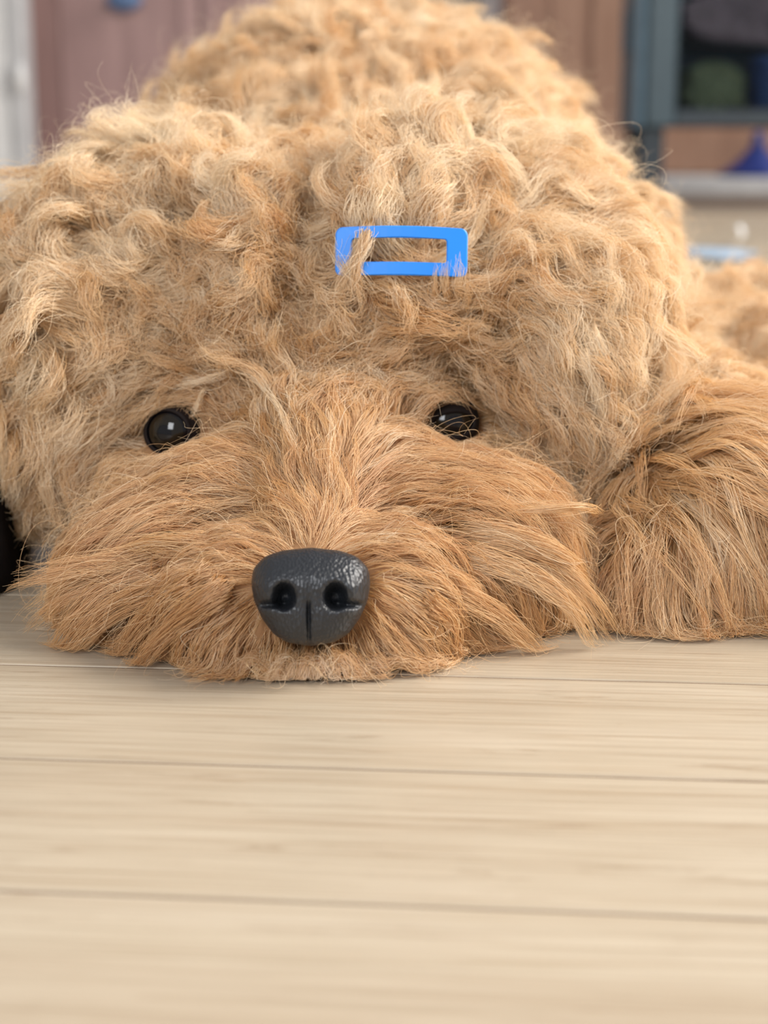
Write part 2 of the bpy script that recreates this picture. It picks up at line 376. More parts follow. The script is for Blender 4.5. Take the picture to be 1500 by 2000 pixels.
# ---- nose
M_NOSE, t, b = mat_new('black nose leather')
tc = t.nodes.new('ShaderNodeTexCoord'); vo = t.nodes.new('ShaderNodeTexVoronoi'); vo.inputs['Scale'].default_value = 900
nz = t.nodes.new('ShaderNodeTexNoise'); nz.inputs['Scale'].default_value = 260; nz.inputs['Detail'].default_value = 4
mp = t.nodes.new('ShaderNodeMapping'); mp.inputs['Scale'].default_value = (1.25, 1, .7)
t.links.new(tc.outputs['Object'], mp.inputs[0]); t.links.new(mp.outputs[0], vo.inputs['Vector']); t.links.new(tc.outputs['Object'], nz.inputs['Vector'])
ad = t.nodes.new('ShaderNodeMath'); ad.operation = 'ADD'; t.links.new(vo.outputs['Distance'], ad.inputs[0]); t.links.new(nz.outputs['Fac'], ad.inputs[1])
bp = t.nodes.new('ShaderNodeBump'); bp.inputs['Strength'].default_value = 0.55; bp.inputs['Distance'].default_value = 0.0005
t.links.new(ad.outputs[0], bp.inputs['Height']); t.links.new(bp.outputs['Normal'], b.inputs['Normal'])
b.inputs['Base Color'].default_value = (0.014, 0.016, 0.020, 1); b.inputs['Roughness'].default_value = 0.38; b.inputs['Specular IOR Level'].default_value = 0.6

NC = P(605, 1163, .452); NS = float((NC - CAM) @ FWD) / FPX      # metres per pixel at the nose
NR = np.array([1.0, 0, 0]); NU = np.array([0, .30, .954]); NU /= np.linalg.norm(NU); NF = np.cross(NR, NU) * 1.0   # points to the viewer
if NF[1] > 0: NF = -NF
def nose_mesh():
    # outline as half-widths by height (pixels of the photograph, up positive)
    hs = [-99, -92, -75, -45, -10, 25, 55, 78, 90, 96]; ws = [0, 46, 74, 96, 112, 118, 114, 92, 58, 0]
    def outline(th):
        # march along the ray from the centre until the half-width is passed
        lo, hi = 0, 140
        for _ in range(30):
            m_ = (lo + hi) / 2; x, y = m_ * math.cos(th), m_ * math.sin(th)
            inside = hs[0] < y < hs[-1] and abs(x) < np.interp(y, hs, ws)
            lo, hi = (m_, hi) if inside else (lo, m_)
        return lo
    n_t, n_r = 180, 70
    R = np.array([outline(2 * math.pi * i / n_t) for i in range(n_t)])
    for _ in range(4): R = (np.roll(R, 1) + R * 2 + np.roll(R, -1)) / 4
    pts = []; faces = []
    def depth(x, y, r):
        d = 62 * max(0, 1 - r ** 2.6) ** 0.5
        d += 10 * math.exp(-((y - 30) / 38) ** 2) * (1 - r * r)           # rounded upper dome comes forward
        for s_ in (-1, 1):
            # wing swelling beside each nostril
            d += 13 * math.exp(-(((x - s_ * 84) / 26) ** 2 + ((y - 8) / 30) ** 2))
            # nostril: a round hole with a slit curling outwards
            u, v = (x - s_ * 50), (y + 2)
            hole = math.exp(-((u / 19) ** 2 + (v / 22) ** 2) ** 1.8)
            uu = s_ * (x - s_ * 50); slit_y = -16 - 2 * math.sin(uu / 50 * 2)
            slit = math.exp(-((y - slit_y) / 6.0) ** 2) * (1 / (1 + math.exp(-(uu + 3) / 4))) * (1 / (1 + math.exp((uu - 48) / 5)))
            d -= 55 * hole + 24 * slit
            d += 5 * math.exp(-((y + 34) / 12) ** 2 - ((uu - 25) / 30) ** 2)
        line = math.exp(-((x + 2) / 3.4) ** 2) * (1 / (1 + math.exp((y + 16) / 5)))
        d -= 12 * line
        d -= 4 * math.exp(-((x + 2) / 16) ** 2) * (1 / (1 + math.exp((y - 4) / 10)))
        return d
    pts.append((0, 0, depth(0, 0, 0)))
    for j in range(1, n_r + 1):
        r = (j / n_r) ** 0.85
        for i in range(n_t):
            th = 2 * math.pi * i / n_t; x, y = R[i] * r * math.cos(th), R[i] * r * math.sin(th)
            pts.append((x, y, depth(x, y, r)))
    # a skirt that runs back into the muzzle
    for k, (sc_, dz) in enumerate(((1.0, -25), (0.93, -70), (0.7, -95))):
        for i in range(n_t):
            th = 2 * math.pi * i / n_t; pts.append((R[i] * sc_ * math.cos(th), R[i] * sc_ * math.sin(th), dz))
    for i in range(n_t): faces.append((0, 1 + i, 1 + (i + 1) % n_t))
    for j in range(n_r + 2):
        a = 1 + j * n_t; c = a + n_t
        for i in range(n_t): faces.append((a + i, c + i, c + (i + 1) % n_t, a + (i + 1) % n_t))
    last = 1 + (n_r + 2) * n_t; faces.append(tuple(last + i for i in range(n_t)))
    W = [tuple(NC + (NR * x + NU * y + NF * (z - 45)) * NS) for x, y, z in pts]
    me = bpy.data.meshes.new('nose'); me.from_pydata(W, [], faces); me.update()
    for p in me.polygons: p.use_smooth = True
    return me
nose = to_dog(obj('nose', nose_mesh(), M_NOSE)); nose['label'] = 'black leathery nose with two nostrils'

# ---- eyes
M_EYE, t, b = mat_new('dark brown eye'); b.inputs['Base Color'].default_value = (0.006, 0.005, 0.006, 1); b.inputs['Roughness'].default_value = 0.05; b.inputs['Specular IOR Level'].default_value = 0.4
M_IRIS, t, b = mat_new('brown iris'); b.inputs['Base Color'].default_value = (0.016, 0.012, 0.007, 1); b.inputs['Roughness'].default_value = 0.05; b.inputs['Specular IOR Level'].default_value = 0.4
M_LID = mat_plain('dark eyelid skin', (0.014, 0.009, 0.008), 0.7, 0.2)
def cap_mesh(name, Rr, a0, a1, nseg=48, nring=12, outline=None):
    bm = bmesh.new(); rings = []
    for j in range(nring + 1):
        row = []
        for i in range(nseg):
            ph = 2 * math.pi * i / nseg
            s0 = outline(ph) if outline else a0
            a = s0 + (a1 - s0) * j / nring
            rr = Rr if not outline else Rr * (1 + 0.05 * math.sin(math.pi * min(1, j / nring * 3) / 1) * (1 - j / nring))
            row.append(bm.verts.new((rr * math.sin(a) * math.cos(ph), rr * math.sin(a) * math.sin(ph), rr * math.cos(a))))
        rings.append(row)
    for p_, q_ in zip(rings, rings[1:]):
        for i in range(nseg): bm.faces.new((p_[i], q_[i], q_[(i + 1) % nseg], p_[(i + 1) % nseg]))
    return bm_mesh(bm, name, True)
def make_eye(px, py, sink, gaze, up_deg, dn_deg, wide_deg, tilt, label, clear=1.0):
    r = 0.0112; dd = ray(px, py); c = cast(px, py) + dd / np.linalg.norm(dd) * r * sink
    z = Vector(gaze).normalized(); x = Vector((math.cos(tilt), 0, math.sin(tilt))); y = z.cross(x).normalized(); x = y.cross(z)
    M4 = Matrix(((x.x, y.x, z.x, c[0]), (x.y, y.y, z.y, c[1]), (x.z, y.z, z.z, c[2]), (0, 0, 0, 1)))
    bm = bmesh.new(); bmesh.ops.create_uvsphere(bm, u_segments=48, v_segments=32, radius=r)
    me = bm_mesh(bm, 'eye', True); me.transform(M4)
    e = to_dog(obj('eye', me, M_EYE)); e['label'] = label
    me = cap_mesh('iris', r * 1.012, math.radians(14), math.radians(34)); me.transform(M4); o = obj('iris', me, M_IRIS); o.parent = e
    def ol(ph):
        cc, ss = math.cos(ph), math.sin(ph); h = up_deg if ss > 0 else dn_deg
        return math.radians(1 / math.sqrt((cc / wide_deg) ** 2 + (ss / h) ** 2))
    me = cap_mesh('eyelid', r * 1.02, 0, math.radians(64), outline=ol, nring=14); me.transform(M4); o = obj('eyelid', me, M_LID); o.parent = e
    sd = o.modifiers.new('thick', 'SOLIDIFY'); sd.thickness = 0.0004; sd.offset = 1
    EYES.append((np.array(c), np.array(z), r, clear))
    return e
make_eye(346, 842, .38, (-.28, -.95, .12), 40, 38, 42, -.1, 'dark eye half hidden by fur, in shade', .95)
make_eye(872, 824, .55, (.22, -.96, .14), 18, 22, 40, .06, 'half-closed dark eye with a window glint', .74)

# ---- blue snap clip in the topknot
M_CLIP, t, b = mat_new('bright blue enamel'); b.inputs['Base Color'].default_value = (0.045, 0.30, 0.90, 1); b.inputs['Roughness'].default_value = 0.42
nz = t.nodes.new('ShaderNodeTexNoise'); nz.inputs['Scale'].default_value = 120; rp = t.nodes.new('ShaderNodeValToRGB')
rp.color_ramp.elements[0].color = (0.010, 0.235, 0.90, 1); rp.color_ramp.elements[1].color = (0.016, 0.28, 0.96, 1); t.links.new(nz.outputs['Fac'], rp.inputs[0]); t.links.new(rp.outputs[0], b.inputs['Base Color'])
cc = cast(784, 500); CF = CAM - cc; CF /= np.linalg.norm(CF); CF = CF + np.array([0, 0, .10]); CF /= np.linalg.norm(CF)
CR = np.array([1.0, 0, -.012]); CR -= (CR @ CF) * CF; CR /= np.linalg.norm(CR); CU = np.cross(CF, CR)
if CU[2] < 0: CU = -CU
CC = cc + CF * .0110; CS = float((CC - CAM) @ FWD) / FPX
def clip_mesh():
    def rrect(x0, x1, y0, y1, rad, n=10, m=8):
        pts = []
        for (cx_, cy_, a0) in ((x1 - rad, y1 - rad, 0), (x0 + rad, y1 - rad, 90), (x0 + rad, y0 + rad, 180), (x1 - rad, y0 + rad, 270)):
            for i in range(n): a = math.radians(a0 + 90 * i / (n - 1)); pts.append((cx_ + rad * math.cos(a), cy_ + rad * math.sin(a)))
        out = []
        for i in range(len(pts)):
            p, q = np.array(pts[i]), np.array(pts[(i + 1) % len(pts)]); out.append(p)
            if np.linalg.norm(q - p) > 25:
                for k in range(1, m): out.append(p + (q - p) * k / m)
        return out
    o_ = rrect(-129, 129, -47, 47, 14); i_ = rrect(-96, 88, -21, 24, 6)
    def bend(x, y, w): return CC + (CR * x + CU * (y + 4 * (1 - (x / 129) ** 2) * (1 if y > 0 else .6)) + CF * (w + 9 * (1 - (x / 129) ** 2))) * CS
    bm = bmesh.new(); n = len(o_); loops = []
    ins = lambda pts, d: [np.array(p) * (1 - d / max(np.linalg.norm(p), 1)) for p in pts]
    for pts, wz in ((ins(o_, 2.5), 5), (o_, 2.5), (o_, -2.5), (ins(o_, 2.5), -5), (ins(i_, -2.5), -5), (i_, -2.5), (i_, 2.5), (ins(i_, -2.5), 5)):
        loops.append([bm.verts.new(bend(p[0], p[1], wz)) for p in pts])
    for a in range(8):
        A, B = loops[a], loops[(a + 1) % 8]
        for i in range(n): bm.faces.new((A[i], A[(i + 1) % n], B[(i + 1) % n], B[i]))
    bmesh.ops.recalc_face_normals(bm, faces=bm.faces)
    return bm_mesh(bm, 'hair_clip')
cm = clip_mesh(); cm.transform(Matrix.Translation(-Vector(CC)))
clip = tag(obj('hair_clip', cm, M_CLIP), 'bright blue rectangular snap hair clip in the fur of the forehead', 'hair clip'); clip.location = CC

# ---- fur --------------------------------------------------------------------------------------
# combing chart: where on the coat (seen pixel), which way the hair lies (degrees, 0 = to the right, 90 = down),
# hair length, wave (turn in degrees, waves per hair), height of the lie above the skin, swirl, tone (0 deep orange .. 1 pale cream), coat name
MUZ, CRN, EAL, EAR_, BCK, LEG, HAU = range(7)
CH = [
 # muzzle, moustache and beard
 (605,1040,-92,0.0100,12,.6,0.0040,5,0.42,MUZ),(560,1050,-130,0.0120,12,.6,0.0040,6,0.37,MUZ),(655,1050,-45,0.0120,12,.6,0.0040,6,0.37,MUZ),
 (520,1080,185,0.0160,12,.6,0.0060,6,0.27,MUZ),(695,1080,-5,0.0160,12,.6,0.0060,6,0.27,MUZ),
 (600,960,-95,0.0260,14,.7,0.0070,8,0.47,MUZ),(540,960,-125,0.0390,14,.7,0.0068,8,0.37,MUZ),(665,960,-60,0.0390,14,.7,0.0068,8,0.37,MUZ),
 (590,880,-95,0.0390,18,.7,0.0068,10,0.47,MUZ),(650,880,-80,0.0390,18,.7,0.0068,10,0.47,MUZ),
 (480,930,-158,0.0546,14,.6,0.0085,8,0.22,MUZ),(420,980,178,0.0624,14,.6,0.0102,8,0.22,MUZ),(330,1010,165,0.0624,14,.6,0.0119,8,0.22,MUZ),
 (470,1040,175,0.0572,14,.6,0.0093,8,0.22,MUZ),(250,1080,140,0.0624,16,.6,0.0127,8,0.27,MUZ),(190,1160,112,0.0546,16,.6,0.0119,8,0.27,MUZ),
 (420,1100,163,0.0624,14,.6,0.0110,8,0.17,MUZ),(330,1160,145,0.0624,14,.6,0.0119,8,0.17,MUZ),(250,1230,118,0.0494,14,.6,0.0102,8,0.17,MUZ),
 (470,1160,165,0.0468,14,.6,0.0085,8,0.22,MUZ),(440,1230,140,0.0442,14,.6,0.0085,8,0.12,MUZ),(350,1270,122,0.0390,14,.6,0.0085,8,0.08,MUZ),
 (520,1260,125,0.0200,14,.6,0.0070,8,0.17,MUZ),(560,1295,105,0.0140,14,.6,0.0050,10,0.37,MUZ),(605,1290,90,0.0220,14,.6,0.0040,12,0.77,MUZ),(650,1295,75,0.0140,14,.6,0.0050,10,0.37,MUZ),
 (730,930,-35,0.0546,16,.6,0.0085,8,0.27,MUZ),(800,980,-8,0.0624,14,.6,0.0102,8,0.27,MUZ),(890,1000,10,0.0650,14,.6,0.0119,8,0.32,MUZ),
 (760,1040,5,0.0572,14,.6,0.0093,8,0.22,MUZ),(980,1030,32,0.0650,16,.6,0.0127,8,0.42,MUZ),(1060,1110,58,0.0572,16,.6,0.0119,8,0.47,MUZ),
 (800,1100,15,0.0624,14,.6,0.0110,8,0.17,MUZ),(900,1150,38,0.0624,14,.6,0.0119,8,0.22,MUZ),(1000,1210,60,0.0520,14,.6,0.0102,8,0.32,MUZ),
 (750,1160,14,0.0468,14,.6,0.0085,8,0.22,MUZ),(790,1230,32,0.0442,14,.6,0.0085,8,0.17,MUZ),(880,1260,48,0.0390,14,.6,0.0085,8,0.12,MUZ),
 (700,1265,50,0.0200,14,.6,0.0070,8,0.17,MUZ),
 # round the eyes and brow
 (330,905,178,0.0260,24,.8,0.0060,14,0.32,MUZ),(420,860,-170,0.0280,22,.8,0.0060,14,0.32,MUZ),(250,860,120,.026,26,.8,.006,14,0.57,CRN),(300,780,150,.020,30,.9,.005,16,0.52,CRN),
 (400,770,-170,.022,40,1,.006,20,0.62,CRN),(470,800,-150,.026,34,.9,.007,20,0.62,CRN),(350,730,165,.030,45,1.1,.009,20,0.72,CRN),
 (880,890,30,.0180,30,.8,0.0060,20,0.27,MUZ),(790,850,-110,.0200,26,.8,0.0070,14,0.37,MUZ),(960,850,50,.030,22,.7,.008,12,0.47,CRN),(900,770,-25,.020,30,.8,.006,16,0.47,CRN),
 (810,770,-80,.026,40,1,.008,20,0.57,CRN),(960,740,0,.034,26,.8,.010,14,0.52,CRN),
 (1000,900,80,.034,22,.7,.010,12,0.47,CRN),(1040,960,55,.034,22,.7,.010,12,0.47,CRN),(180,950,105,.034,24,.8,.010,12,0.60,EAL),
 # forehead and crown
 (600,780,-95,.030,60,1.3,.009,40,0.62,CRN),(520,720,-160,.032,65,1.4,.010,40,0.62,CRN),(680,760,-70,.032,60,1.3,.010,40,0.62,CRN),
 (600,650,-100,.026,70,1.5,.008,50,0.52,CRN),(560,560,-100,.026,70,1.5,.007,40,0.47,CRN),(700,650,95,.032,55,1.3,.010,40,0.67,CRN),(780,650,-80,.030,45,1.2,.011,30,0.62,CRN),
 (860,640,-75,.034,40,1.1,.012,20,0.57,CRN),(930,640,-48,.038,38,1.1,.012,20,0.57,CRN),(760,590,95,.026,45,1.2,.010,30,0.72,CRN),(840,585,95,.022,45,1.2,.009,30,0.72,CRN),
 (1000,640,-15,.040,40,1.1,.012,20,0.62,CRN),(980,560,-30,.038,45,1.2,.012,25,0.67,CRN),(960,480,-20,.036,55,1.3,.012,30,0.72,CRN),
 (660,520,100,.032,60,1.4,.011,40,0.72,CRN),(640,420,95,.034,65,1.5,.011,40,0.72,CRN),(760,420,-90,.028,50,1.3,.010,30,0.72,CRN),(850,420,-80,.030,55,1.3,.010,30,0.72,CRN),
 (720,330,-92,.034,65,1.5,.012,40,0.82,CRN),(820,330,-75,.036,65,1.5,.013,40,0.82,CRN),(920,370,-35,.036,60,1.4,.012,40,0.82,CRN),
 (640,300,-85,.036,65,1.5,.013,40,0.77,CRN),(580,330,-80,.034,70,1.5,.012,45,0.72,CRN),
 (606,470,-100,.014,60,1.4,.003,30,0.42,CRN),(592,560,-100,.014,60,1.4,.003,30,0.37,CRN),(585,630,-110,.014,60,1.4,.003,30,0.42,CRN),(618,390,-95,.016,60,1.4,.003,30,0.52,CRN),  # deeper tone here paints in the shade of the crown's parting
 # ear on the left
 (500,420,-160,.036,75,1.5,.013,50,0.75,EAL),(500,520,165,.034,75,1.6,.012,50,0.70,EAL),(500,620,160,.032,70,1.5,.011,45,0.70,EAL),(400,640,165,.034,70,1.5,.012,45,0.70,EAL),
 (420,330,-110,.038,65,1.4,.014,45,0.85,EAL),(330,300,-125,.038,60,1.4,.014,40,0.90,EAL),(240,330,-150,.038,60,1.4,.014,40,0.90,EAL),(150,420,-175,.038,65,1.4,.014,40,0.85,EAL),
 (380,430,175,.036,75,1.6,.013,50,0.75,EAL),(280,470,170,.036,75,1.6,.013,50,0.75,EAL),(180,540,165,.036,70,1.5,.013,45,0.75,EAL),(60,540,165,.036,65,1.5,.013,40,0.75,EAL),
 (340,560,160,.036,75,1.6,.013,45,0.75,EAL),(240,640,145,.038,65,1.4,.013,40,0.70,EAL),(120,660,125,.038,55,1.4,.013,35,0.70,EAL),(200,740,130,.038,50,1.3,.012,30,0.65,EAL),
 (60,760,105,.040,45,1.3,.012,25,0.70,EAL),(130,830,100,.042,40,1.2,.012,20,0.70,EAL),(180,850,100,.036,40,1.1,.011,20,0.65,EAL),(110,920,92,.042,35,1.1,.010,18,0.70,EAL),
 # ear on the right
 (1050,500,5,.036,55,1.3,.012,30,0.73,EAR_),(1100,580,30,.038,50,1.3,.012,25,0.78,EAR_),(1060,650,30,.038,45,1.2,.012,22,0.68,EAR_),(1150,650,60,.040,45,1.2,.012,22,0.83,EAR_),
 (1020,740,15,.038,30,1,.011,18,0.53,EAR_),(1080,740,45,.040,35,1.1,.011,18,0.63,EAR_),(1140,760,75,.042,38,1.1,.011,18,0.88,EAR_),(1070,830,70,.038,30,1,.010,16,0.53,EAR_),(1130,850,80,.038,32,1,.009,16,0.83,EAR_),
 # back and shoulder
 (420,180,-150,.034,60,1.4,.013,40,0.57,BCK),(520,120,-125,.034,60,1.4,.013,40,0.62,BCK),(640,90,-105,.034,60,1.4,.013,40,0.67,BCK),(760,80,-80,.034,60,1.4,.013,40,0.72,BCK),
 (880,120,-50,.034,60,1.4,.013,40,0.72,BCK),(980,190,-20,.034,60,1.4,.013,40,0.77,BCK),(1060,280,20,.034,60,1.4,.013,35,0.77,BCK),(1150,330,50,.034,60,1.4,.013,35,0.77,BCK),
 (700,200,-95,.034,60,1.4,.013,40,0.67,BCK),(900,250,-60,.034,60,1.4,.013,40,0.72,BCK),(1050,400,25,.034,60,1.4,.013,35,0.77,BCK),(1180,450,55,.034,60,1.4,.013,35,0.80,BCK),
 (1220,560,65,.036,55,1.3,.013,30,0.80,BCK),(1200,700,75,.036,50,1.3,.012,30,0.74,BCK),(560,220,-100,.034,60,1.4,.013,40,0.62,BCK),(1230,780,60,.036,40,1.2,.011,25,0.67,BCK),
 # foreleg
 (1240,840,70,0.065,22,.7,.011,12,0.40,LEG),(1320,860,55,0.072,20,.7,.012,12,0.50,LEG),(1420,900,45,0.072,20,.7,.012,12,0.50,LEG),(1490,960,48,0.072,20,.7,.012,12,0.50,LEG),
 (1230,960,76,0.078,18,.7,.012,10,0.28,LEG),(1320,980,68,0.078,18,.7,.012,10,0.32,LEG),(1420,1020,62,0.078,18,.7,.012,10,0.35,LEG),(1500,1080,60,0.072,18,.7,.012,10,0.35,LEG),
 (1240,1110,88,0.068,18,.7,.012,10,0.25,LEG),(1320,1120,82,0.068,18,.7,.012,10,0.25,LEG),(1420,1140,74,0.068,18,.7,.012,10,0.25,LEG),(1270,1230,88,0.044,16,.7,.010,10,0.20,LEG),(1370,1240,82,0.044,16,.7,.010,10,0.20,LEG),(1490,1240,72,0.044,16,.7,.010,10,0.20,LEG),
 # haunch
 (1380,640,-60,.034,60,1.3,.014,40,0.70,HAU),(1450,620,-50,.034,60,1.3,.014,40,0.70,HAU),(1420,720,-80,.032,65,1.4,.013,45,0.60,HAU),(1490,720,-20,.032,65,1.4,.013,45,0.60,HAU),(1340,740,100,.032,55,1.3,.012,35,0.65,HAU),(1480,800,20,.032,50,1.2,.010,30,0.55,HAU),
]
ch = np.array([c[:9] for c in CH], float); ch_coat = np.array([c[9] for c in CH])
ch_p = []
for c in CH:
    h = cast(c[0], c[1])
    if h is None:
        for f in (1, 2, 3, 4, 5, 6, 8, 10):
            h = cast(c[0] + (760 - c[0]) * f * .05, c[1] + (700 - c[1]) * f * .05)
            if h is not None: break
    ch_p.append(h)
ch_p = np.array(ch_p)
ch_dir = np.stack([np.cos(np.radians(ch[:, 2])), np.sin(np.radians(ch[:, 2]))], 1)
def field(p, sig=0.016):
    d2 = ((p[:, None, :] - ch_p[None]) ** 2).sum(-1)
    wgt = np.exp(-d2 / (2 * sig * sig)) + 1e-9 / (d2 + 1e-4) ** 2
    wgt /= wgt.sum(1, keepdims=True)
    dr = wgt @ ch_dir; ang = np.arctan2(dr[:, 1], dr[:, 0])
    return ang, wgt @ ch[:, 3:9], ch_coat[wgt.argmax(1)]

def nearest(pts):
    q = np.empty_like(pts); n = np.empty_like(pts)
    for i in range(len(pts)):
        a, nn, _, _ = BV.find_nearest(Vector(pts[i])); q[i] = a; n[i] = nn
    return q, n

# roots of the locks, sampled evenly over the skin that faces the room (the far underside stays bare)
A_, B_, C_ = V[TRI[:, 0]], V[TRI[:, 1]], V[TRI[:, 2]]
tn = np.cross(B_ - A_, C_ - A_); ta = np.linalg.norm(tn, axis=1) / 2; tn /= (2 * ta[:, None] + 1e-15)
tc_ = (A_ + B_ + C_) / 3
view = CAM - tc_; view /= np.linalg.norm(view, axis=1, keepdims=True)
facing = (tn * view).sum(1)
pxc = to_px(tc_)
wt = ta * (facing > -0.45) * (tc_[:, 1] < 1.02) * (tc_[:, 2] > 0.003)
wt *= np.where((pxc[:, 0] > -260) & (pxc[:, 0] < 1760), 1, 0)
wt *= np.clip(1.25 - (tc_[:, 1] - .45) * 1.2, 0.45, 1.25)
def scatter(n, seed):
    r_ = np.random.default_rng(seed)
    ti = r_.choice(len(wt), n, p=wt / wt.sum())
    u, v = r_.random(n), r_.random(n); f = u + v > 1; u[f] = 1 - u[f]; v[f] = 1 - v[f]
    return A_[ti] + u[:, None] * (B_ - A_)[ti] + v[:, None] * (C_ - A_)[ti], tn[ti]
# one lock per small cell, so that locks do not bunch up: fine locks where the coat is straight, broad ones where it curls
cand, cn = scatter(60000, 11)
_, cpar, _ = field(cand)
ccell = np.interp(cpar[:, 1], [12, 20, 45, 70], [.0042, .0050, .0074, .0092])
ccell = ccell * np.clip(1 + (cand[:, 1] - .62) * 1.2, 1, 1.5)
ndist = np.linalg.norm(cand - NC, axis=1)
ccell = np.where(ndist < .030, .0026, ccell)
ccell = np.round(ccell / .0004) * .0004
seen = set(); keep = []
for i in range(len(cand)):
    k = (ccell[i],) + tuple(np.floor(cand[i] / ccell[i]).astype(int))
    if k not in seen: seen.add(k); keep.append(i)
root = cand[keep]; nrm = cn[keep]; lcell = ccell[keep]
ok = np.ones(len(root), bool)
for c, z, r, clear in EYES: ok &= np.linalg.norm(root - (c + z * r * .6), axis=1) > r * 1.02
rel = root - NC
inn = ((rel @ NR / NS / 100) ** 2 + (rel @ NU / NS / 82) ** 2 < 1) & (rel @ NF > -.03)
ok &= ~inn
root = root[ok]; nrm = nrm[ok]; lcell = lcell[ok]
NL = len(root); K = 18
ang0, par, coat = field(root)
L, turn, waves, lie, swirl, tone = par.T
L = L * np.where((turn < 24), rng.uniform(.62, 1.25, NL), rng.uniform(.78, 1.18, NL)) * np.interp(turn, [25, 50], [1.0, 1.36]); waves = waves * np.interp(turn, [25, 60], [1, .82])
# neighbouring locks swirl together: smooth random field over space
def smooth_noise(p, scale, seed):
    r_ = np.random.default_rng(seed); o = np.zeros(len(p))
    for _ in range(10):
        k = r_.normal(size=3) / scale; o += np.sin(p @ k + r_.uniform(0, 6.28))
    return o / math.sqrt(5)
sw = smooth_noise(root, .012, 3) * .7 + rng.normal(size=NL) * .55
phase = smooth_noise(root, .010, 4) * 2.2 + rng.uniform(-.9, .9, NL)
ck = np.interp(turn, [12, 50], [.45, 1.0])
hgt = np.clip(1 + ck * (.35 * smooth_noise(root, .012, 9) + .24 * rng.normal(size=NL)), .35, 1.9)
hgt = np.where((rng.random(NL) < .05) & (turn > 40), hgt * 2.0, hgt)
sgn = np.where(rng.random(NL) < .5, -1.0, 1.0)
G = np.zeros((NL, K, 3)); G[:, 0] = root
pos = root.copy(); n = nrm.copy(); step = L / (K - 1)
for k in range(1, K):
    t_ = k / (K - 1)
    ang, pr, _ = field(pos)
    ang = ang * 1.0 + np.radians(swirl) * sw + np.radians(turn) * np.sin(2 * np.pi * waves * t_ + phase) * min(1, t_ * 3 + .25)
    d = np.cos(ang)[:, None] * RT - np.sin(ang)[:, None] * UP
    q, n = nearest(pos)
    n = np.where(((pos - q) * n).sum(1, keepdims=True) < -1e-4, n, n)
    d = d - (d * n).sum(1, keepdims=True) * n
    d /= np.linalg.norm(d, axis=1, keepdims=True) + 1e-9
    want = lie * hgt * min(1, t_ * 2.4) * (1 + .38 * np.sin(2 * np.pi * waves * t_ + phase + 1.4) * np.clip(turn / 60, 0, 1))
    have = ((pos - q) * n).sum(1)
    climb = np.clip((want - have) / step, -.9, 1.6)
    if t_ > .6: climb = climb * (1 - (t_ - .6) * 1.2)
    d = d + n * climb[:, None] * .8
    d[:, 2] -= .22 * t_ * np.clip(1 - turn / 70, 0.1, 1)
    d /= np.linalg.norm(d, axis=1, keepdims=True)
    pos = pos + d * step[:, None]
    lo = pos[:, 2] < .0022; pos[lo, 2] = .0022
    G[:, k] = pos
# relax a little so that the locks curve smoothly
for _ in range(2): G[:, 1:-1] = G[:, 1:-1] * .5 + (G[:, :-2] + G[:, 2:]) * .25

